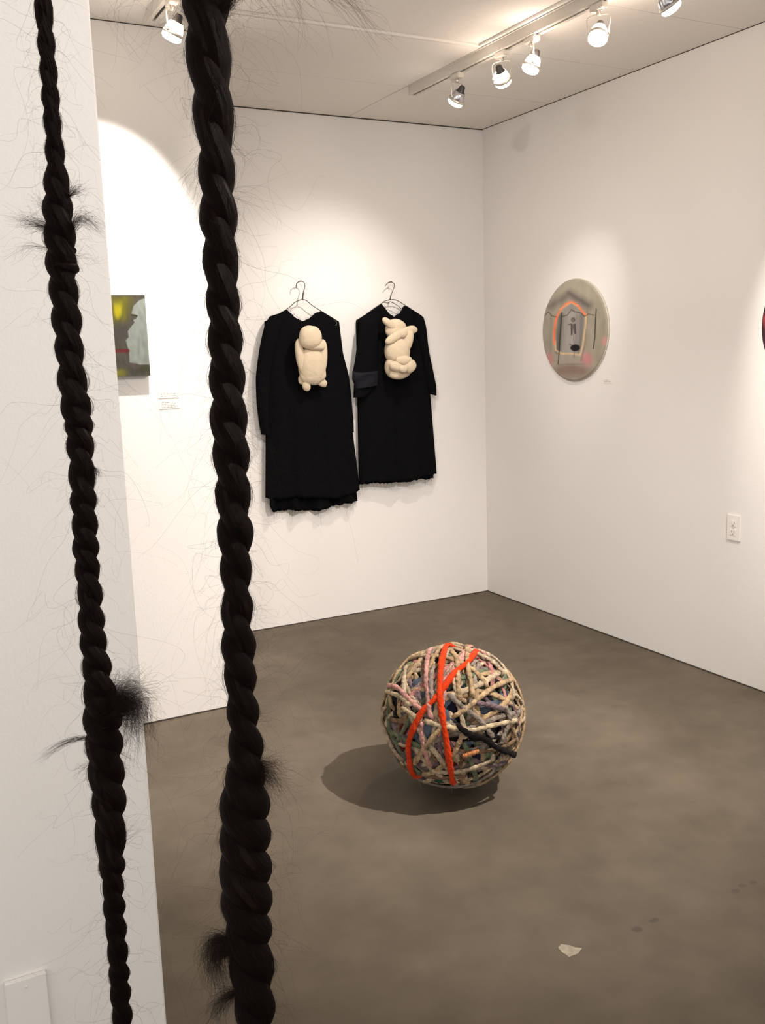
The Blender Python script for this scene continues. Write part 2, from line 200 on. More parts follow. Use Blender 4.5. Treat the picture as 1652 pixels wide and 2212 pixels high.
def hair_obj(name, paths, r0, mat, parent):
    v, f = hairs(paths, r0)
    me = bpy.data.meshes.new(name); me.vertices.add(len(v)); me.vertices.foreach_set('co', v.astype(np.float32).ravel())
    me.loops.add(f.size); me.loops.foreach_set('vertex_index', f.astype(np.int32).ravel())
    me.polygons.add(len(f)); me.polygons.foreach_set('loop_start', np.arange(0, f.size, 4, dtype=np.int32))
    me.polygons.foreach_set('use_smooth', np.ones(len(f), bool))
    me.update(calc_edges=True); me.materials.append(mat)
    return tag(link(bpy.data.objects.new(name, me), parent), kind='stuff')

def lathe(profile, origin, axis, k=28):
    d = np.asarray(axis, float); d /= np.linalg.norm(d); a = np.cross(d, [0, 0, 1.]) if abs(d[2]) < .95 else np.cross(d, [1., 0, 0])
    a /= np.linalg.norm(a); b = np.cross(d, a); v = []; S = len(profile)
    for h, r in profile:
        for j in range(k):
            w = 2 * PI * j / k; v.append(np.asarray(origin) + d * h + (a * math.cos(w) + b * math.sin(w)) * max(r, 1e-4))
    f = [(i * k + j, i * k + (j + 1) % k, (i + 1) * k + (j + 1) % k, (i + 1) * k + j) for i in range(S - 1) for j in range(k)]
    f += [tuple(range(k))[::-1], tuple((S - 1) * k + j for j in range(k))]
    return v, f

def resample(P_, n):
    P_ = np.asarray(P_, float); L = np.r_[0, np.cumsum(np.linalg.norm(np.diff(P_, axis=0), axis=1))]
    # Catmull-Rom through the points, then even spacing
    Q = np.vstack([2 * P_[0] - P_[1], P_, 2 * P_[-1] - P_[-2]]); o = []
    for i in range(1, len(Q) - 2):
        for t in np.linspace(0, 1, 12, endpoint=False):
            o.append(.5 * (2 * Q[i] + (Q[i + 1] - Q[i - 1]) * t + (2 * Q[i - 1] - 5 * Q[i] + 4 * Q[i + 1] - Q[i + 2]) * t * t + (3 * Q[i] - Q[i - 1] - 3 * Q[i + 1] + Q[i + 2]) * t ** 3))
    o.append(P_[-1]); o = np.array(o); L = np.r_[0, np.cumsum(np.linalg.norm(np.diff(o, axis=0), axis=1))]
    s = np.linspace(0, L[-1], n)
    return np.stack([np.interp(s, L, o[:, c]) for c in range(o.shape[1])], 1)

# ------------------------------------------------------------------ materials
M = {}
M['wall'] = new_mat('wall_paint', WALL_COL, .75, spec=.2, noise=(1.4, .012), bump=(160, .06))
M['ceil'] = new_mat('ceiling_paint', CEIL_COL, .85, spec=.15, noise=(60, .015), bump=(220, .1))
M['gap'] = new_mat('dark_joint', (.07, .06, .05), .9, spec=.1)
M['white'] = new_mat('white_plastic', (.82, .79, .75), .35, spec=.5)
M['slot'] = new_mat('slot_dark', (.05, .045, .04), .6)
M['outlet_slot'] = new_mat('outlet_slot', (.2, .19, .18), .6)
M['track'] = new_mat('track_paint', (.62, .58, .52), .45, spec=.4)
M['arm'] = new_mat('pale_metal', (.6, .56, .5), .35, metal=.6)
M['socket'] = new_mat('lamp_back', (.03, .028, .028), .35, spec=.5)
M['reflector'] = new_mat('lamp_reflector', (.5, .5, .52), .18, metal=.8)
M['glow'] = new_mat('lit_reflector', (.6, .55, .5), .3, emit=((1, .80, .62), 2.2))
M['lens'] = new_mat('lamp_lens', (1, .95, .88), .3, emit=((1, .9, .76), 30))
M['cloth'] = new_mat('black_cloth', (.0042, .0042, .0047), .95, spec=.03, noise=(300, .3), bump=(420, .25), sheen=0)
M['satin'] = new_mat('black_satin', (.009, .009, .0125), .6, spec=.1, bump=(60, .3))
M['wire'] = new_mat('hanger_wire', (.11, .095, .085), .45, metal=.7)
M['doll'] = new_mat('cream_wool_felt', (.62, .51, .37), .9, spec=.1, noise=(30, .05), bump=(90, .25), sheen=.1)
M['edge'] = new_mat('canvas_edge', (.62, .58, .5), .8)
M['dark_edge'] = new_mat('dark_canvas_edge', (.05, .05, .035), .8)
M['ink'] = new_mat('grey_ink', (.38, .37, .36), .8)
M['hair'] = hair_mat('dark_brown_hair', (.0018, .0012, .0011), (.015, .008, .0058))
M['fly'] = new_mat('loose_hair', (.02, .013, .009), .6, spec=.1)
M['tuft'] = new_mat('tuft_hair', (.017, .0105, .008), .6, spec=.08)
M['chip'] = new_mat('cream_paint_chip', (.36, .31, .24), .8, noise=(60, .2))
M['paint'] = paint_mat('painted_face')

def floor_material():
    m = bpy.data.materials.new('polished_concrete'); m.use_nodes = True; nt = m.node_tree; b = nt.nodes['Principled BSDF']; L = nt.links.new
    g = nt.nodes.new('ShaderNodeNewGeometry')
    def noise(sc, det, dist=0):
        n = nt.nodes.new('ShaderNodeTexNoise'); n.inputs['Scale'].default_value = sc; n.inputs['Detail'].default_value = det; n.inputs['Distortion'].default_value = dist
        L(g.outputs['Position'], n.inputs['Vector']); return n.outputs['Fac']
    r = nt.nodes.new('ShaderNodeValToRGB'); e = r.color_ramp.elements
    e[0].position = .3; e[0].color = (*FLOOR_DARK, 1); e[1].position = .72; e[1].color = (*FLOOR_LIGHT, 1)
    L(noise(1.3, 8, .6), r.inputs['Fac'])
    mr = nt.nodes.new('ShaderNodeMapRange'); mr.inputs['From Min'].default_value = .3; mr.inputs['From Max'].default_value = .7
    mr.inputs['To Min'].default_value = .9; mr.inputs['To Max'].default_value = 1.1; L(noise(9, 9, .3), mr.inputs['Value'])
    v = nt.nodes.new('ShaderNodeVectorMath'); v.operation = 'SCALE'; L(r.outputs['Color'], v.inputs[0]); L(mr.outputs['Result'], v.inputs['Scale'])
    last = v.outputs['Vector']
    # dark drips and stains in the concrete: (x, y, rx, ry)
    n2 = noise(45, 4)
    for x, y, rx, ry, a in STAINS:
        s = nt.nodes.new('ShaderNodeVectorMath'); s.operation = 'SUBTRACT'; s.inputs[1].default_value = (x, y, 0); L(g.outputs['Position'], s.inputs[0])
        q = nt.nodes.new('ShaderNodeVectorMath'); q.operation = 'DIVIDE'; q.inputs[1].default_value = (rx, ry, 1); L(s.outputs['Vector'], q.inputs[0])
        l = nt.nodes.new('ShaderNodeVectorMath'); l.operation = 'LENGTH'; L(q.outputs['Vector'], l.inputs[0])
        ad = nt.nodes.new('ShaderNodeMath'); ad.operation = 'MULTIPLY_ADD'; L(n2, ad.inputs[0]); ad.inputs[1].default_value = .9; L(l.outputs['Value'], ad.inputs[2])
        k = nt.nodes.new('ShaderNodeMapRange'); k.inputs['From Min'].default_value = 1.1; k.inputs['From Max'].default_value = 1.6
        k.inputs['To Min'].default_value = a; k.inputs['To Max'].default_value = 0; L(ad.outputs['Value'], k.inputs['Value'])
        mx = nt.nodes.new('ShaderNodeMix'); mx.data_type = 'RGBA'; L(k.outputs['Result'], mx.inputs['Factor']); L(last, mx.inputs['A']); mx.inputs['B'].default_value = (.06, .055, .052, 1)
        last = mx.outputs['Result']
    L(last, b.inputs['Base Color'])
    rr = nt.nodes.new('ShaderNodeMapRange'); rr.inputs['To Min'].default_value = .5; rr.inputs['To Max'].default_value = .72; L(noise(2.2, 5), rr.inputs['Value'])
    L(rr.outputs['Result'], b.inputs['Roughness']); b.inputs['Specular IOR Level'].default_value = .1
    p = nt.nodes.new('ShaderNodeBump'); p.inputs['Strength'].default_value = .08; p.inputs['Distance'].default_value = .004; L(noise(60, 6), p.inputs['Height']); L(p.outputs['Normal'], b.inputs['Normal'])
    return m
M['floor'] = floor_material()

# ------------------------------------------------------------------ the room
def struct(o, label=None, cat=None): return tag(o, label, cat, kind='structure')
X0, Y0 = -6.5, -8.0
NW = -1.04          # face of the nearer wall that carries the small canvas
NX = -2.055         # where it ends
PX, PY = -2.951, -3.231   # free end and face of the partition
struct(box('floor', X0, .12, Y0, .12, -.12, 0, M['floor']), 'smooth mottled grey-brown concrete floor', 'floor')
struct(box('wall_back', NX, 0, 0, .12, 0, H, M['wall']), 'white wall behind the two black dresses', 'wall')
struct(box('wall_right', 0, .12, Y0, .12, 0, H, M['wall']), 'white wall carrying the round painting and outlet', 'wall')
struct(box('wall_left', X0, NX, NW, .12, 0, H, M['wall']), 'brightly lit white wall carrying the small yellow and grey canvas', 'wall')
struct(box('wall_partition', X0, PX, PY, PY + .14, 0, H, M['wall'], bevel=.003), 'plain white partition wall end beside the thin braid', 'wall')

# dark strips coloured in for the shadow gaps where walls meet floor and ceiling
def joint(name, a, b, w, z0, z1, label):
    return struct(box(name, min(a[0], b[0]) - w[0], max(a[0], b[0]) + w[1], min(a[1], b[1]) - w[2], max(a[1], b[1]) + w[3], z0, z1, M['gap']), label, 'joint')
joint('shadow_strip_1', (NX, 0), (0, 0), (0, 0, .004, 0), H - .005, H, 'dark shadow-gap strip between back wall and ceiling')
joint('shadow_strip_2', (0, Y0), (0, 0), (.002, 0, 0, 0), H - .003, H, 'thin dark shadow-gap strip between right wall and ceiling')
joint('shadow_strip_3', (NX, 0), (0, 0), (0, 0, .002, 0), 0, .005, 'thin dark shadow-gap strip along the foot of the back wall')
joint('shadow_strip_4', (0, Y0), (0, 0), (.003, 0, 0, 0), 0, .006, 'thin dark shadow-gap strip along the foot of the right wall')
joint('shadow_strip_5', (X0, NW), (NX, NW), (0, 0, .003, 0), 0, .006, 'thin dark shadow-gap strip at the foot of the canvas wall')
joint('shadow_strip_6', (X0, NW), (NX, NW), (0, 0, .002, 0), H - .003, H, 'thin dark shadow-gap strip between canvas wall and ceiling')

# ceiling: flat panels with open joints on a dark backing; the middle field sits 2 cm higher
ceil = struct(box('ceiling', X0, .12, Y0, .12, H + .034, H + .14, M['gap']), 'flat panelled off-white gallery ceiling', 'ceiling')
J = .0022
def panel(x0, x1, y0, y1, dz=0):
    return box('ceiling_panel', x0 + J, x1 - J, y0 + J, y1 - J, H + dz, H + .036, M['ceil'], ceil)
ys = [.12, -.645, -1.29, -1.925, -2.56, -3.2, -3.84, -4.5, -5.7, -6.9, Y0]
for a, b in zip(ys[:-1], ys[1:]): panel(-.88, .12, b, a)
RX0, RY0 = -2.1, -4.5
for xa, xb in ((-2.1, -.88), (-3.32, -2.1), (-4.54, -3.32), (X0, -4.54)):
    for a, b in zip(ys[:-1], ys[1:]):
        if xa == -2.1 and b < -1.3 and a > RY0 - .01 and a <= -1.29: continue
        panel(xa, xb, b, a)
box('ceiling_panel', RX0 + .012, -.88 - .024, RY0, -1.29 - .024, H + .010, H + .036, M['ceil'], ceil)     # raised field
for x0, x1, y0, y1 in ((RX0, -.885, -1.29 - .019, -1.29 - .006), (-.88 - .019, -.88 - .006, RY0, -1.31)):
    box('ceiling_edge_bead', x0, x1, y0, y1, H + .0005, H + .034, M['ceil'], ceil)

# ------------------------------------------------------------------ outlets
def outlet(name, loc, rz, label, blank=False, depth=.0065, cat='outlet'):
    r = tag(empty(name, loc, rz), label, cat)
    box('cover_plate', -.036, .036, -depth, 0, -.058, .058, M['wall'] if blank else M['white'], r, bevel=.0015)
    if blank:
        for s in (-1, 1): vv, ff = lathe([(0, .003), (.0008, .0026)], (0, -depth, s * .042), (0, -1, 0), 12); mesh_obj('screw', vv, ff, M['wall'], r)
        return r
    for s in (-1, 1):
        v, f = [], []
        fc = box('socket_face', -.017, .017, -.0085, -.006, s * .0195 - .0145, s * .0195 + .0145, M['white'], r, bevel=.0012)
        for dx in (-.0065, .0065): box('socket_slot', dx - .0013, dx + .0013, -.0091, -.0083, s * .0195 - .002, s * .0195 + .007, M['outlet_slot'], fc)
        vv, ff = lathe([(0, .0028), (.0009, .0028)], (0, -.0083, s * .0195 - .008), (0, -1, 0), 12); mesh_obj('ground_hole', vv, ff, M['outlet_slot'], fc)
    vv, ff = lathe([(0, .003), (.0012, .0026)], (0, -.0064, 0), (0, -1, 0), 12); mesh_obj('screw', vv, ff, M['arm'], r)
    return r
outlet('wall_outlet', (0, -1.962, .711), -PI / 2, 'white duplex power outlet on the right wall beyond the round painting')
outlet('blank_cover_plate', (-3.199, PY, .386), 0, 'blank white cover plate low on the partition beside the thin braid', True, .011, 'cover plate')

# ------------------------------------------------------------------ lighting track and lamps
def track(name, x, y0, y1, label):
    r = tag(empty(name, (x, y0, H - .04)), label, 'light track', 'ceiling light tracks'); n = y1 - y0
    v, f = [], []
    for xa, xb, za, zb in ((-.022, -.015, 0, .04), (.015, .022, 0, .04), (-.015, .015, .03, .04), (-.015, -.006, 0, .004), (.006, .015, 0, .004)):
        q, g = box_data(xa, xb, n, 0, za, zb); f += [tuple(i + len(v) for i in t) for t in g]; v += q
    mesh_obj('rail', v, f, M['track'], r, smooth=False)
    box('conductor_slot', -.006, .006, n + .004, -.004, .012, .03, M['slot'], r)
    box('end_cap', -.0225, .0225, -.002, .004, -.0005, .04, M['track'], r)
    return r
TX, LX = -.85, -2.275
track('light_track', TX, -.66, -4.6, 'long pale ceiling light track beside the right wall')
track('light_track', LX, -1.22, -2.9, 'short pale ceiling light track above the small canvas')

def spotlight(x, y, target, label, power, size=40, blend=.5, drop=.105, glow=0, dx=0, soft=.018):
    top = np.array([x, y, H - .04]); piv = np.array([dx, 0, -drop]); d = np.asarray(target, float) - (top + piv); d /= np.linalg.norm(d)
    r = tag(empty('track_spotlight', tuple(top)), label, 'spotlight', 'track spotlights')
    side = np.cross(d, [0, 0, 1.]); side = side / np.linalg.norm(side) if np.linalg.norm(side) > .05 else np.array([1., 0, 0])
    box('track_adapter', -.016, .016, -.035, .035, -.024, .0, M['track'], r, bevel=.003)
    vv, ff = lathe([(0, .009), (.018, .009)], (0, 0, -.022), (0, 0, -1), 14); mesh_obj('swivel_stem', vv, ff, M['arm'], r)
    for s in (-1, 1):
        e = piv + side * s * .038; p0 = np.array([0, 0, -.038])
        pth = resample([p0, p0 + side * s * .03 + [0, 0, -.003], p0 + side * s * .037 + [0, 0, -.014] + (e - p0) * .15 * [1, 1, 0], e + [0, 0, .012], e], 16)
        vv, ff, _ = tube(pth, .0032, 8, flat=.6); mesh_obj('yoke_arm', vv, ff, M['arm'], r)
        vv, ff = lathe([(0, .006), (.006, .006)], e - side * s * .004, side * s, 12); mesh_obj('pivot_screw', vv, ff, M['arm'], r)
    vv, ff = lathe([(-.058, .008), (-.055, .012), (-.035, .017), (-.028, .024)], piv, d); mesh_obj('lamp_socket', vv, ff, M['socket'], r)
    rf = mesh_obj('reflector', *lathe([(-.030, .0235), (-.018, .029), (-.004, .0325), (.012, .0345)], piv, d), M['glow'] if glow else M['reflector'], r)
    mesh_obj('retaining_ring', *lathe([(.004, .0335), (.004, .0375), (.014, .0375), (.014, .0335)], piv, d), M['arm'], r)
    mesh_obj('lens', *lathe([(.010, .034), (.024, .0345), (.031, .028), (.035, .016), (.036, .0)], piv, d), M['lens'], r)
    L = bpy.data.lights.new('spot_beam', 'SPOT'); L.energy = power; L.spot_size = math.radians(size); L.spot_blend = blend; L.color = BEAM_COL; L.shadow_soft_size = soft
    lo = link(bpy.data.objects.new('spot_beam', L), r); lo.location = tuple(piv + d * .04)
    lo.rotation_euler = Vector(d).to_track_quat('-Z', 'Y').to_euler()
    if glow:
        # the lamp is an open-backed dichroic: some light leaks out round its back
        G = bpy.data.lights.new('back_leak', 'POINT'); G.energy = glow; G.color = (1, .8, .66); G.shadow_soft_size = .012
        go = link(bpy.data.objects.new('back_leak', G), r); go.location = tuple(piv - d * .02 - side * .055)
    return r
for a in SPOTS: spotlight(*a[0], **a[1])

# ------------------------------------------------------------------ hangers and dresses on the back wall
def on_wall(L, y): return [(x, y, z) for x, z in L]
def wire(name, L, y, parent, r=.0022, n=40):
    vv, ff, _ = tube(resample(on_wall(L, y), n), r, 8); return mesh_obj(name, vv, ff, M['wire'], parent)
def twisted(parent, x, z0, z1, y):
    t = np.linspace(0, 1, 40)
    for ph in (0, PI):
        p = np.stack([x[0] + (x[1] - x[0]) * t + .0022 * np.cos(18 * t + ph), y + .0022 * np.sin(18 * t + ph), z0 + (z1 - z0) * t], 1)
        vv, ff, _ = tube(p, .0019, 7); mesh_obj('twisted_neck', vv, ff, M['wire'], parent)
def nail(x, z, label):
    r = tag(empty('wall_nail', (x, 0, z)), label, 'nail')
    mesh_obj('shank', *lathe([(0, .0016), (.05, .0016)], (0, 0, 0), (0, -1, 0.05), 10), M['wire'], r)
    mesh_obj('nail_head', *lathe([(.05, .004), (.052, .004)], (0, 0, 0), (0, -1, .05), 12), M['wire'], r)

def hanger(hook, left, right, inner, label):
    HY = -.045
    r = tag(empty('wire_hanger', (0, 0, 0)), label, 'hanger', 'wire coat hangers')
    wire('hook', hook, HY, r); wire('shoulder_wire', left, HY, r); wire('shoulder_wire', right, HY, r)
    if inner: wire('loop_wire', inner, HY - .006, r, .0018)
    (x1, z1), (x0, z0) = hook[-2], hook[-1]
    twisted(r, (x0, x1), z0 - .002, z1, HY)
    (xa, za), (xb, zb) = left[-1], right[-1]
    wire('bottom_wire', [(xa, za), (xa + .01, za - .02), ((xa + xb) / 2, (za + zb) / 2 - .035), (xb - .01, zb - .02), (xb, zb)], HY, r)
    return r
hanger(H1_HOOK, H1_LEFT, H1_RIGHT, None, 'dark wire hanger holding the long-sleeved black dress')
hanger(H2_HOOK, H2_LEFT, H2_RIGHT, H2_INNER, 'dark wire hanger with inner loop holding the dress with a rolled cuff')
nail(H1_HOOK[2][0], H1_HOOK[2][1] - .004, 'small nail under the hook of the long-sleeved dress hanger')
nail(H2_HOOK[2][0], H2_HOOK[2][1] - .004, 'small nail under the hook of the rolled-cuff dress hanger')

def cloth_panel(name, top, hem, yfun, parent, mat, seed, ns=72, nt=64, fray=.004):
    rng = np.random.RandomState(seed); s = np.linspace(0, 1, ns)
    def along(L):
        L = np.asarray(L); f = (L[:, 0] - L[0, 0]) / (L[-1, 0] - L[0, 0]); return np.interp(s, f, L[:, 0]), np.interp(s, f, L[:, 1])
    tx, tz = along(top); hx, hz = along(hem)
    hz = hz + rng.uniform(-1, 1, ns) * fray; tz = tz + rng.uniform(-1, 1, ns) * fray * .6 * ((s > .2) & (s < .8))
    v = []; t = np.linspace(0, 1, nt)
    for j in range(nt):
        x = tx + (hx - tx) * t[j]; z = tz + (hz - tz) * t[j]
        v.append(np.stack([x, yfun(s, t[j]), z], 1))
    v = np.concatenate(v); f = [(j * ns + i, j * ns + i + 1, (j + 1) * ns + i + 1, (j + 1) * ns + i) for j in range(nt - 1) for i in range(ns - 1)]
    o = mesh_obj(name, v, f, mat, parent); m = o.modifiers.new('thickness', 'SOLIDIFY'); m.thickness = .0018; m.offset = 0
    return o
def sleeve(name, pairs, y, depth, parent, mat, k=20, close=True):
    P_ = np.asarray(pairs, float); n = 36
    tt = np.linspace(0, 1, len(P_)); ti = np.linspace(0, 1, n); Q = np.stack([np.interp(ti, tt, P_[:, c]) for c in range(4)], 1)
    for _ in range(2): Q[1:-1] = (Q[:-2] + 2 * Q[1:-1] + Q[2:]) / 4
    v = []
    for i, (xl, zl, xr, zr) in enumerate(Q):
        c = np.array([(xl + xr) / 2, y, (zl + zr) / 2]); h = np.array([(xr - xl) / 2, 0, (zr - zl) / 2])
        dd = depth * min(1, .45 + 2.5 * i / n)
        for j in range(k):
            w = 2 * PI * j / k
            fold = 1 + .1 * math.sin(9 * ti[i] + 3 * math.cos(w))
            v.append(c + h * math.cos(w) + np.array([0, -dd * fold * math.sin(w), 0]))
    f = [(i * k + j, i * k + (j + 1) % k, (i + 1) * k + (j + 1) % k, (i + 1) * k + j) for i in range(n - 1) for j in range(k)]
    f.append(tuple(range(k)))
    if close: f.append(tuple((n - 1) * k + j for j in range(k))[::-1])
    return mesh_obj(name, v, f, mat, parent)
def fray_threads(name, hem, y, n, parent, seed, lmin, lmax, r=.0006):
    rng = np.random.RandomState(seed); H_ = np.asarray(hem); p = []
    for _ in range(n):
        x = rng.uniform(H_[0, 0] + .01, H_[-1, 0] - .01); z = np.interp(x, H_[:, 0], H_[:, 1]); L = rng.uniform(lmin, lmax) * (3 if rng.rand() < .12 else 1)
        t = np.linspace(0, 1, 12); a, b, w = rng.uniform(-.012, .012, 2).tolist() + [rng.uniform(3, 9)]
        p.append(np.stack([x + a * t + .004 * np.sin(w * t + b * 400) * t, y + b * t * .8, z + .004 - L * t], 1))
    hair_obj(name, np.array(p), r, M['cloth'], parent)

def body_front(amp, folds, seed):
    rng = np.random.RandomState(seed); ph = rng.uniform(0, 6, 4)
    def f(s, t):
        bulge = 1 - np.abs(2 * s - 1) ** 4
        rip = (np.sin(folds * s * 2 * PI + ph[0] + .6 * t) + .6 * np.sin(folds * 1.7 * s * 2 * PI + ph[1] - t)) * .006 * (.15 + t) * bulge
        return -(.04 + amp * bulge * (.35 + .65 * min(1, t * 2.2)) + rip)
    return f
def body_back(y0, folds, seed):
    rng = np.random.RandomState(seed); ph = rng.uniform(0, 6)
    return lambda s, t: -(y0 + (.022 - .010 * t) * (1 - np.abs(2 * s - 1) ** 4) * (1 - .6 * t) + .019 * t * (1 + np.sin(folds * s * 2 * PI + ph) + .4 * np.sin(folds * 2.3 * s * 2 * PI)))

d1 = tag(empty('black_dress', (0, 0, 0)), 'long-sleeved black dress with a stepped double hem hanging on the wall', 'dress', 'black dresses on the wall')
cloth_panel('front_panel', D1_TOP, D1_HEM, body_front(.034, 3.2, 4), d1, M['cloth'], 1)
cloth_panel('back_panel', D1_TOP, D1_BACK, body_back(.014, 3.5, 5), d1, M['cloth'], 2)
sleeve('sleeve', D1_SLEEVE_L, -.047, .03, d1, M['cloth']); sleeve('sleeve', D1_SLEEVE_R, -.032, .019, d1, M['cloth'])
fray_threads('frayed_threads', D1_BACK, -.03, 46, d1, 3, .01, .05)
fray_threads('neck_fray', [D1_TOP[1], D1_TOP[3], D1_TOP[6]], -.05, 60, d1, 13, -.012, .006, .0005)
d2 = tag(empty('black_dress', (0, 0, 0)), 'black dress with one rolled satin cuff and frayed hem nearest the corner', 'dress', 'black dresses on the wall')
cloth_panel('front_panel', D2_TOP, D2_HEM, body_front(.034, 3.6, 8), d2, M['cloth'], 6)
cloth_panel('back_panel', D2_TOP, D2_BACK, body_back(.014, 3.5, 9), d2, M['cloth'], 7)
sl = sleeve('sleeve', D2_SLEEVE_L, -.078, .023, d2, M['cloth']); sleeve('sleeve', D2_SLEEVE_R, -.047, .028, d2, M['cloth'])
tag(sleeve('rolled_cuff', D2_CUFF, -.080, .027, sl, M['satin']), 'turned-back satin cuff'); sleeve('sleeve_lining', D2_SLEEVE_IN, -.075, .018, sl, M['cloth'])
fray_threads('frayed_threads', D2_BACK, -.03, 40, d2, 11, .01, .05)
fray_threads('neck_fray', [D2_TOP[1], D2_TOP[3], D2_TOP[5]], -.05, 40, d2, 14, -.01, .006, .0005)

# soft cream figures pinned on the dresses
def blob(name, x, z, a, b, rot, dy, parent, y, mat, seed):
    bm = bmesh.new(); bmesh.ops.create_icosphere(bm, subdivisions=4, radius=1)
    c, s = math.cos(math.radians(rot)), math.sin(math.radians(rot)); dep = min(a, b) * .72 if min(a, b) < .05 else min(a, b) * .6
    for v in bm.verts:
        p = v.co.copy(); k = 1 + .06 * mnoise.noise(p * 1.6 + Vector((seed, 0, 0)))
        # superellipse cross-section: stuffed cloth is fuller than a ball
        px, py, pz = [math.copysign(abs(q) ** .88, q) for q in p]
        u, w = px * a * k, pz * b * k
        v.co = (x + u * c - w * s, y - dy + py * dep * k, z + u * s + w * c)
    me = bpy.data.meshes.new(name); bm.to_mesh(me); bm.free(); me.materials.append(mat)
    me.polygons.foreach_set('use_smooth', [True] * len(me.polygons))
    return link(bpy.data.objects.new(name, me), parent)
def doll(blobs, y, label, seed):
    z0 = min(b[2] - b[4] for b in blobs); r = tag(empty('cloth_doll', (0, 0, 0)), label, 'doll', 'cream cloth dolls')
    for i, (n, x, z, a, b, rot, dy) in enumerate(blobs):
        blob(n, x, z, a, b, rot, dy, r, y, M['doll'], seed + i * 3.7)
    return r
doll(DOLL1, -.12, 'cream cloth doll with bowed head and stub feet on the long-sleeved dress', 2)
doll(DOLL2, -.12, 'cream cloth doll with splayed ears and knotted limbs on the rolled-cuff dress', 50)

# ------------------------------------------------------------------ paintings (pigment stored per vertex)
def seg_dist(px, py, L):
    d = np.full(px.shape, 1e9)
    for (x0, y0), (x1, y1) in zip(L[:-1], L[1:]):
        vx, vy = x1 - x0, y1 - y0; t = np.clip(((px - x0) * vx + (py - y0) * vy) / (vx * vx + vy * vy + 1e-9), 0, 1)
        d = np.minimum(d, np.hypot(px - x0 - t * vx, py - y0 - t * vy))
    return d
def inside(px, py, L):
    r = np.zeros(px.shape, bool)
    for (x0, y0), (x1, y1) in zip(L, L[1:] + L[:1]):
        c = (y0 > py) != (y1 > py); r ^= c & (px < (x1 - x0) * (py - y0) / (y1 - y0 + 1e-12) + x0)
    return r
class Canvas:
    def __init__(s, px, py, base): s.x, s.y = px, py; s.c = np.tile(np.array(srgb(*base)), (len(px), 1))
    def mix(s, a, col): s.c += (np.array(srgb(*col)) - s.c) * np.clip(a, 0, 1)[:, None]
    def stroke(s, L, w, col, soft=3, a=1): s.mix(a * np.clip((w / 2 + soft / 2 - seg_dist(s.x, s.y, L)) / soft, 0, 1), col)
    def poly(s, L, col, soft=4, a=1):
        d = seg_dist(s.x, s.y, L + L[:1]); i = inside(s.x, s.y, L); s.mix(a * np.clip(.5 + np.where(i, d, -d) / soft, 0, 1), col)
    def spot(s, x, y, rx, ry, col, a=1, soft=.6):
        d = np.hypot((s.x - x) / rx, (s.y - y) / ry); s.mix(a * np.clip((1 + soft / 2 - d) / soft, 0, 1), col)
    def grain(s, sc, amp, seed):
        n = np.array([mnoise.noise(Vector((a * sc, b * sc * .4, seed))) for a, b in zip(s.x, s.y)]); s.c *= (1 + amp * n)[:, None]
def pigment(o, c):
    at = o.data.color_attributes.new('pigment', 'FLOAT_COLOR', 'POINT'); at.data.foreach_set('color', np.c_[np.clip(c, 0, 1), np.ones(len(c))].astype(np.float32).ravel())

def tondo(loc, rad, label, painter):
    r = tag(empty('round_painting', loc, -PI / 2), label, 'painting')   # local x runs along the wall, -y comes off it
    NR, NA = 110, 260; v = [(0, -.02, 0)]; f = []
    for i in range(1, NR + 1):
        q = rad * i / NR
        for j in range(NA):
            w = 2 * PI * j / NA; v.append((q * math.cos(w), -.02 + .008 * max(0, (i / NR - .965) / .035) ** 2, q * math.sin(w)))
    for j in range(NA): f.append((0, 1 + j, 1 + (j + 1) % NA))
    for i in range(NR - 1):
        for j in range(NA):
            a = 1 + i * NA + j; b = 1 + i * NA + (j + 1) % NA; f.append((a, a + NA, b + NA, b))
    f = [t[::-1] for t in f] if False else f
    o = mesh_obj('painted_face', v, f, M['paint'], r); va = np.array(v)
    pigment(o, painter(va[:, 0] / rad, va[:, 2] / rad) * .95)
    mesh_obj('stretcher_edge', *lathe([(0.0, rad - .004), (.0, rad), (.012, rad), (.012, rad - .004)], (0, 0, 0), (0, -1, 0), 120), M['edge'], r)
    return r
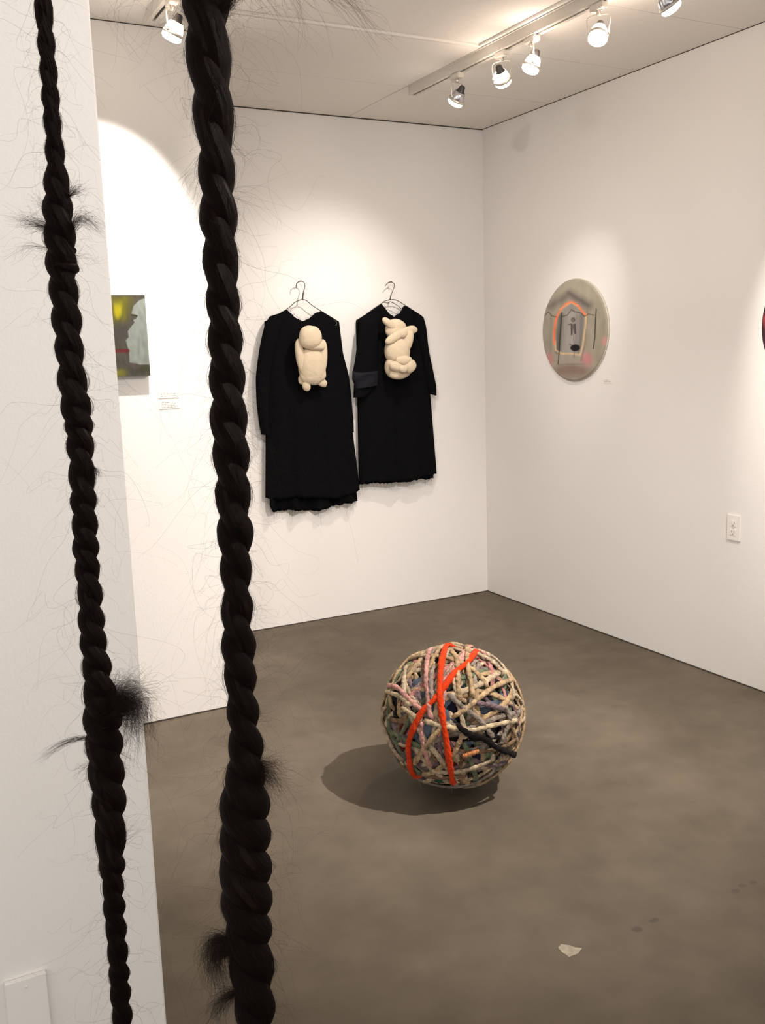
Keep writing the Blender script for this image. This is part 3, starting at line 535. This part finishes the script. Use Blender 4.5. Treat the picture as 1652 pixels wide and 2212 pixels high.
def paint_chapel(u, w):
    # canvas units: 220 by 353 as measured on the foreshortened disc
    k = Canvas(352 + u * 220, 450 - w * 353, (164, 155, 140))
    k.spot(352, 160, 200, 90, (172, 166, 146), .6, 1.4); k.spot(540, 420, 80, 200, (152, 146, 128), .6, 1.5); k.spot(160, 500, 60, 170, (150, 145, 130), .6, 1.5)
    k.stroke([(190, 275), (330, 200), (455, 290)], 56, (118, 110, 104), 40, .8); k.stroke([(320, 190), (450, 285)], 22, (100, 94, 92), 20, .7)
    k.poly([(222, 595), (236, 345), (340, 262), (435, 350), (418, 612)], (150, 145, 138), 18, .9)
    k.stroke([(270, 345), (258, 470), (248, 590)], 38, (98, 96, 92), 26, .9); k.stroke([(412, 355), (408, 480), (398, 590)], 28, (118, 113, 112), 22, .8)
    k.stroke([(340, 345), (330, 580)], 62, (166, 160, 156), 30, .8); k.stroke([(446, 330), (430, 560), (410, 660)], 12, (120, 112, 104), 12, .7)
    k.stroke([(200, 330), (195, 660)], 16, (140, 132, 118), 16, .7); k.stroke([(378, 350), (372, 560)], 14, (132, 127, 126), 12, .6)
    k.spot(340, 735, 125, 48, (136, 114, 102), .9, .7); k.spot(330, 770, 100, 25, (152, 138, 126), .6, .8); k.stroke([(240, 688), (440, 682)], 4, (110, 96, 84), 4, .6)
    k.spot(190, 650, 26, 44, (196, 132, 132), .8, 1.2); k.spot(448, 652, 32, 40, (198, 128, 134), .85, 1.2); k.spot(556, 530, 14, 30, (206, 150, 140), .8, 1)
    k.stroke([(228, 520), (232, 585), (275, 610), (350, 612), (402, 622), (418, 560), (436, 420), (440, 350)], 13, (214, 184, 146), 7, .85)
    k.stroke([(222, 540), (222, 450), (236, 360), (268, 300), (300, 268), (342, 252), (384, 282), (436, 352)], 15, (234, 138, 98), 7)
    k.stroke([(222, 520), (224, 430), (240, 345)], 9, (240, 118, 74), 6); k.stroke([(262, 300), (340, 258), (380, 285)], 5, (246, 168, 120), 4)
    for L, q in (([(155, 335), (178, 310), (205, 340), (235, 350)], 5), ([(280, 350), (315, 342), (342, 306), (362, 322), (405, 335), (430, 360), (455, 346), (492, 356)], 5), ([(505, 316), (500, 400), (498, 500), (488, 580)], 7),
                 ([(276, 326), (264, 470), (258, 590), (250, 682)], 7), ([(328, 545), (350, 552)], 4), ([(356, 480), (362, 560), (362, 640)], 2)): k.stroke(L, q, (48, 44, 40), 4, .95)
    k.spot(354, 378, 15, 17, (84, 72, 64), .85, .5); k.spot(352, 380, 7, 9, (130, 120, 112), .7, .6)
    k.poly([(336, 404), (370, 406), (373, 474), (360, 478), (354, 440), (350, 482), (340, 480)], (82, 70, 62), 6, .8)
    for L in ([(322, 410), (338, 404)], [(342, 408), (342, 480)], [(366, 408), (370, 476)]): k.stroke(L, 6, (60, 52, 46), 5, .85)
    k.spot(368, 571, 33, 24, (24, 24, 26), 1, .25)
    k.grain(.03, .12, 3); return k.c
def paint_dark(u, w):
    k = Canvas(u, w, (70, 30, 44)); k.spot(-.4, .3, .8, .6, (30, 24, 26), .9, 1); k.spot(.3, -.2, .6, .5, (120, 40, 50), .7, 1); k.stroke([(-.9, .1), (-.5, -.6)], .12, (160, 60, 70), .1); k.grain(3, .2, 5); return k.c
tondo((-.0, -.861, 1.611), .267, 'round grey-green painting with an orange arch on the right wall', paint_chapel)
tondo((-.0, -2.345, 1.592), .262, 'dark maroon round painting above the outlet at the wall edge', paint_dark)

cv = tag(empty('canvas_painting', (-2.337, NW, 1.466)), 'small canvas with yellow patch and pale head profile on the bright wall', 'painting')
CW, CH = .27, .317; nx, ny = 150, 170
xs, zs = np.meshgrid(np.linspace(-CW, 0, nx), np.linspace(0, CH, ny)); v = np.stack([xs.ravel(), np.full(nx * ny, -.0265), zs.ravel()], 1)
o = mesh_obj('painted_face', v, [(j * nx + i, j * nx + i + 1, (j + 1) * nx + i + 1, (j + 1) * nx + i) for j in range(ny - 1) for i in range(nx - 1)], M['paint'], cv)
vv_ = 1 - zs.ravel() / CH; uu_ = 1 + xs.ravel() / .132
k = Canvas(163 + uu_ * 314, 165 + vv_ * 767, (92, 88, 76))
wob = 64
def P2(L): return [(x - wob * (y - 165) / 767., y) for x, y in L]
k.poly(P2([(-300, 150), (365, 150), (350, 300), (300, 420), (200, 470), (-300, 520)]), (112, 108, 32), 90, .9)
k.spot(225, 280, 42, 60, (172, 164, 24), .9, 1.2); k.spot(212, 320, 30, 62, (206, 194, 20), .95, .9); k.stroke([(290, 180), (270, 400)], 26, (128, 124, 28), 26, .7)
k.stroke([(200, 165), (480, 172)], 26, (84, 80, 72), 24, .8); k.spot(230, 500, 120, 80, (84, 78, 76), .8, 1)
k.poly(P2([(500, 190), (430, 212), (372, 268), (356, 340), (385, 346), (412, 356), (402, 384), (372, 400), (384, 424), (350, 465), (322, 505), (332, 560), (303, 588), (322, 650), (336, 700), (342, 800), (440, 822), (560, 826), (560, 500)]), (166, 174, 166), 7)
k.stroke(P2([(470, 300), (470, 560), (490, 790)]), 36, (150, 158, 150), 40, .6); k.stroke(P2([(430, 560), (425, 720)]), 10, (132, 140, 132), 14, .5)
k.stroke(P2([(352, 352), (408, 362)]), 12, (52, 46, 42), 8); k.stroke(P2([(120, 688), (325, 688)]), 34, (118, 30, 34), 12, .9)
k.stroke(P2([(380, 880), (560, 860)]), 60, (66, 68, 44), 40, .8); k.spot(250 - 60, 900, 60, 40, (150, 146, 40), .7, 1); k.spot(330, 840, 40, 40, (104, 92, 92), .6, 1)
k.grain(.03, .25, 8); pigment(o, k.c * .5)
box('stretcher_edge', -CW, 0, -.0262, 0, 0, CH, M['dark_edge'], cv)

# wall labels: white cards with small grey lines of print
def label_card(loc, rz, w, h, rows, label, cat='label'):
    r = tag(empty('wall_label', loc, rz), label, cat); box('card', 0, w, -.0016, 0, 0, h, M['white'], r)
    rng = random.Random(int(w * 1e4) + rows)
    for i in range(rows):
        x = w * .12; z = h * (1 - (i + 1) / (rows + 1))
        while x < w * (.78 if i else .5):
            q = rng.uniform(.004, .011); box('print', x, x + q, -.0019, -.0016, z - .0012, z + .0012, M['ink'], r); x += q + .003
label_card((-2.303, NW, 1.372), 0, .085, .032, 3, 'upper white label card on the bright wall between canvas and braid')
label_card((-2.303, NW, 1.328), 0, .085, .032, 4, 'lower white label card on the bright wall between canvas and braid')
label_card((0, -1.083, 1.335), -PI / 2, .07, .025, 2, 'tiny white label card beside the grey-green round painting')

# ------------------------------------------------------------------ the ball of wound rag ropes
BC = np.array([-1.64, -2.2, .26]); BR = .26
ball = tag(empty('rag_rope_ball', (BC[0], BC[1], 0)), 'large ball wound from multicoloured rag ropes with two orange strands on the floor', 'ball')
def cloth_mat(n, c, amt=.35): return new_mat(n, tuple(q * .72 for q in srgb(*c)), .9, spec=.1, noise=(55, amt), bump=(170, .5), sheen=.04)
RC = {'tan': (186, 158, 122), 'beige': (196, 176, 148), 'cream': (206, 186, 152), 'grey': (150, 136, 124), 'brown': (132, 106, 82), 'pink': (204, 152, 142), 'rose': (186, 128, 122), 'mauve': (128, 108, 112),
      'green': (52, 92, 62), 'sage': (112, 122, 96), 'blue': (116, 130, 148), 'slate': (84, 94, 108), 'black': (24, 20, 20), 'maroon': (104, 34, 32), 'orange': (232, 70, 26), 'rust': (206, 140, 92), 'navy': (38, 36, 56)}
RM = {n: cloth_mat('rag_' + n, c, .5 if n not in ('orange', 'black') else .2) for n, c in RC.items()}
bm = bmesh.new(); bmesh.ops.create_icosphere(bm, subdivisions=5, radius=BR - .034)
me = bpy.data.meshes.new('core'); bm.to_mesh(me); bm.free(); me.materials.append(RM['black']); co = link(bpy.data.objects.new('core', me), ball); co.location = (0, 0, BR)
rng = np.random.RandomState(21)
def wound(dirs, rad, w, mat, name='rope', lobes=3, flat=.6, lift=None):
    d = resample(dirs, max(24, int(len(dirs) * 14))); d /= np.linalg.norm(d, axis=1)[:, None]
    n = len(d); R_ = np.broadcast_to(np.asarray(rad, float), (n,)).copy()
    s = np.linspace(0, 1, n); dive = np.minimum(s, 1 - s); R_ -= .016 * np.clip(1 - dive / .06, 0, 1) ** 2
    if lift is not None: R_ = R_ + lift(s)
    p = d * R_[:, None] + [0, 0, BR]
    p[:, 2] = np.maximum(p[:, 2], w * .8)
    L = np.linalg.norm(np.diff(p, axis=0), axis=1).sum()
    vv, ff, _ = tube(p, w * (1 + .12 * np.sin(s * 23 + rng.uniform(0, 6)) + .06 * np.sin(s * 61)), 12 if lobes else 10, lobes=lobes, twist=L / (w * 7), lobe_amp=.3, normals=d, flat=flat)
    return mesh_obj(name, vv, ff, mat, ball)
def rand_arc(length, nrm=None):
    a = rng.normal(size=3); a /= np.linalg.norm(a); b = np.cross(a, rng.normal(size=3)); b /= np.linalg.norm(b); off = rng.uniform(-.35, .35)
    c = np.cross(a, b); t = np.linspace(0, length, max(4, int(length * 5))); wv = .05 * np.sin(t * rng.uniform(2, 5) + rng.uniform(0, 6))
    q = np.cos(t)[:, None] * a + np.sin(t)[:, None] * b + (off + wv)[:, None] * c; return q / np.linalg.norm(q, axis=1)[:, None]
deep = ['green', 'blue', 'slate', 'black', 'maroon', 'navy', 'black', 'sage', 'green', 'mauve', 'brown', 'grey', 'tan', 'blue', 'sage']
for i in range(86):
    wound(rand_arc(rng.uniform(.7, 2.0)), BR - .030 + rng.uniform(-.004, .005), rng.uniform(.016, .028), RM[deep[i % len(deep)]], 'rag_strip', lobes=0 if i % 3 else 5, flat=.5)
mid = ['tan', 'beige', 'grey', 'cream', 'brown', 'tan', 'mauve', 'beige', 'sage', 'tan', 'grey', 'rose', 'beige', 'black', 'sage', 'tan', 'mauve', 'cream', 'brown']
for i in range(150):
    wound(rand_arc(rng.uniform(.8, 2.6)), BR - .0175 + rng.uniform(-.004, .004), rng.uniform(.0075, .0115), RM[mid[i % len(mid)]])
top = ['tan', 'beige', 'cream', 'grey', 'tan', 'pink']
for i in range(26):
    wound(rand_arc(rng.uniform(1.0, 2.4)), BR - .009, rng.uniform(.0075, .0105), RM[top[i % len(top)]])
named = {'o1': 'orange', 'o2': 'orange', 'p1': 'pink', 'p2': 'pink', 'p3': 'pink', 't1': 'cream', 't2': 'tan', 't3': 'tan', 't4': 'tan', 't5': 'grey', 't6': 'tan', 't7': 'tan', 't8': 'cream', 't9': 'beige', 't10': 'tan', 't11': 'mauve', 't12': 'grey', 't13': 'cream', 't14': 'rust', 't15': 'grey', 't16': 'beige', 't17': 'beige', 'k1': 'black'}
for n, c in named.items():
    w = {'o': .0115, 'p': .009, 't': .0092, 'k': .0105}[n[0]]
    q = wound(BALL_STRAND[n], BR - (.001 if n == 'o1' else .004), w, RM[c], lift=(lambda s: .004 + .008 * np.abs(s - .35)) if n == 'k1' else None, flat=.75)
    if n[0] == 'o': tag(q, 'bright orange rope')
# stray fibres
p = []
for i in range(420):
    d = rng.normal(size=3); d /= np.linalg.norm(d)
    if d[2] < -.8: continue
    t = np.linspace(0, 1, 8); e = d + rng.normal(size=3) * .9; L = rng.uniform(.006, .02)
    p.append(d * (BR - .012) + [0, 0, BR] + np.outer(t, e) * L + np.outer(np.sin(t * 4), rng.normal(size=3)) * .003)
hair_obj('stray_fibres', np.array(p), .0005, RM['beige'], ball)

# ------------------------------------------------------------------ paint chip on the floor
def flake(name, pts, h, mat, label, cat):
    n = len(pts); v = [(x, y, .0) for x, y in pts] + [(x, y, h) for x, y in pts]
    f = [tuple(range(n, 2 * n)), tuple(range(n))[::-1]] + [(i, (i + 1) % n, n + (i + 1) % n, n + i) for i in range(n)]
    return tag(mesh_obj(name, v, f, mat, smooth=False), label, cat)
flake('paint_flake', [(-1.914, -3.140), (-1.898, -3.131), (-1.881, -3.148), (-1.876, -3.160), (-1.862, -3.172), (-1.885, -3.184), (-1.914, -3.184), (-1.917, -3.160)], .0012, M['chip'], 'cream paint flake stuck on the concrete floor', 'paint flake')

# ------------------------------------------------------------------ the two hanging braids
HD = np.array([0.4651766, 0.8852179]); RT = np.array([0.8852179, -0.4651766])
def braid(name, prof, pinch, label, seed, tufts, nfly, wraps):
    rng = np.random.RandomState(seed)
    prof = np.array(sorted(prof)); base = np.array([CAM[0], CAM[1]]) + HD * BRAID_D
    u0 = prof[:, 1].mean(); bx = base + RT * u0
    r = tag(empty(name, (bx[0], bx[1], 0), -CAM_YAW), label, 'braid', 'hanging hair braids')
    # local frame: x to the side, y away from the viewer's side, z up
    zz = prof[:, 0]; cu = prof[:, 1] - u0; hw = prof[:, 2]
    ker = np.ones(5) / 5; hs = np.convolve(np.pad(hw, 2, mode='edge'), ker, 'valid'); cs = np.convolve(np.pad(cu, 2, mode='edge'), ker, 'valid')
    pz = np.array(sorted(pinch)); ph = PI * np.arange(len(pz))[::-1]
    step_t = .03 if len(pz) > 30 else .055
    lo = np.arange(pz[0] - step_t, .02, -step_t); hi = np.arange(pz[-1] + step_t, H + .1, step_t)
    pz = np.r_[lo[::-1], pz, hi]; ph = PI * np.arange(len(pz))[::-1]
    z = np.linspace(H - .002, .05, 1500)
    w = np.interp(z, zz, hs); c = np.interp(z, zz, cs); f = np.interp(z, pz, ph)
    nz = lambda f, q: np.array([mnoise.noise(Vector((zz_ * f, seed, q))) for zz_ in z])
    fade = np.clip((z - .05) / .12, .25, 1)
    for s_, off in ((0, 0), (1, PI)):
        a = w * .30 * fade * (1 + .35 * nz(14, s_)); rs = w * .76 * fade * (1 + .16 * nz(26, 7 + s_) + .07 * nz(70, 9 + s_))
        # going down, the strand in front travels from the left edge to the right edge
        p = np.stack([c + a * np.sin(f + off - PI / 2 + PI / 2), -a * 1.15 * np.cos(f + off), z], 1)
        vv, ff, uv = tube(p, rs, 20); mesh_obj('braid_strand', vv, ff, M['hair'], r, uv=uv)
    # locks of hair wound round the braid at its joins
    for zw in wraps:
        ww = np.interp(zw, zz, hs) * .97; cw = np.interp(zw, zz, cs); q = np.linspace(0, 2 * PI * 1.5, 90); ww = ww * (1 - .35 * np.clip(1 - np.minimum(q, q[-1] - q) / 1.2, 0, 1))
        p = np.stack([cw + ww * np.cos(q), ww * np.sin(q), zw + .004 * np.sin(q + 1) - .0035 * q], 1)
        vv, ff, uv = tube(p, .0042 + .0012 * np.sin(q * 1.3), 12, flat=.55); mesh_obj('wound_lock', vv, ff, M['hair'], r, uv=uv)
    # fine hairs lying along the strands break up the smooth outline
    P_ = []
    S = 12; t = np.linspace(0, 1, S)
    for i in range(4200):
        z0 = rng.uniform(.3, H - .3) if i % 4 else rng.uniform(.6, 2.0); L = rng.uniform(.015, .05); zl = z0 - L * t
        wl = np.interp(zl, zz, hs); cl = np.interp(zl, zz, cs); fl = np.interp(zl, pz, ph); off = PI * rng.randint(2); th = rng.uniform(0, 2 * PI) + t * rng.uniform(-.9, .9)
        rr = wl * .75 * (1 + .02 + rng.uniform(-.03, .13) * t + rng.uniform(0, .16) * t ** 2)
        P_.append(np.stack([cl + wl * .34 * np.sin(fl + off) + rr * np.cos(th), -wl * .39 * np.cos(fl + off) + rr * np.sin(th), zl], 1))
    hair_obj('surface_hairs', np.array(P_), .00016, M['tuft'], r)
    # fly-away hairs
    P_ = []; S = 22; t = np.linspace(0, 1, S)
    for i in range(nfly):
        z0 = rng.uniform(.5, 2.2); w0 = np.interp(z0, zz, hs); c0 = np.interp(z0, zz, cs); th = rng.choice([0, PI]) + rng.normal() * .7
        L = rng.gamma(2.2, .0145) + .01; d = np.array([math.cos(th), math.sin(th), rng.uniform(-1.2, .5)]); st = np.array([c0 + w0 * .85 * math.cos(th), w0 * .85 * math.sin(th), z0])
        curl = rng.normal(size=3) * .55; cur2 = rng.normal(size=3) * .30; wv = rng.uniform(4, 11); cur3 = rng.normal(size=3) * .12
        P_.append(st + L * (np.outer(t, d) + np.outer(t ** 2, curl) + np.outer(t ** 2, [0, 0, -.5]) + np.outer(np.sin(wv * t) * (.2 + t) * .7, cur2) + np.outer(np.sin(wv * 2.1 * t + 1) * t, cur3)))
    hair_obj('flyaway_hairs', np.array(P_), rng.uniform(.00007, .00013, nfly), M['fly'], r)
    # tufts where the lengths of hair were joined
    for key, n, spread, rad in tufts:
        Q = TUFT[key]; Q = resample([(u - u0, -.004, zq) for u, zq in Q], S); P_ = []
        Qs = {mm: np.stack([np.interp(np.linspace(0, mm - 1, S), np.arange(S), Q[:, cc]) for cc in range(3)], 1) for mm in range(3, S + 1)}
        for i in range(n):
            e = min(1., abs(rng.normal()) * .45 + .5); m = int(S * e); q = Qs[max(4, m)]
            o1, o2 = rng.normal(size=3), rng.normal(size=3); wv = rng.uniform(2, 8)
            q = q + np.outer(.25 + .75 * t, o1) * spread + np.outer(np.sin(wv * t + o2[0]) * t, o2) * spread * 1.2
            P_.append(q)
        hair_obj('hair_tuft', np.array(P_), rad, M['tuft'], r)
    return r
braid('hair_braid', BIG_PROFILE, BIG_PINCH, 'thick dark brown hair braid hanging from ceiling before the dresses', 3,
      [('b1', 420, .009, .00014), ('b2', 160, .008, .00013), ('b3', 420, .008, .00014), ('b4', 360, .009, .00014), ('b5', 260, .008, .00014), ('b6', 320, .005, .00016), ('b7', 60, .004, .00012),
       ('w1', 60, .008, .00014), ('w2', 26, .010, .00012), ('w3', 20, .010, .00011), ('w4', 10, .014, .0001), ('w5', 8, .01, .0001), ('w6', 14, .012, .0001), ('w7', 8, .01, .0001), ('l1', 1, .0005, .00012)], 620, ())
braid('hair_braid', SMALL_PROFILE, SMALL_PINCH, 'thin dark brown hair braid with two tufts hanging before the partition', 5,
      [('s1', 110, .005, .00013), ('s2', 120, .005, .00013), ('s3', 80, .004, .00013), ('s4', 30, .004, .0001), ('s5', 22, .006, .0001), ('s6', 16, .006, .0001),
       ('s7', 700, .0115, .00015), ('s8', 700, .0125, .00015), ('s9', 60, .003, .00012), ('s10', 30, .004, .0001), ('s11', 22, .005, .0001), ('s12', 26, .005, .0001), ('s13', 60, .002, .00013)], 400, (1.668, 1.105))
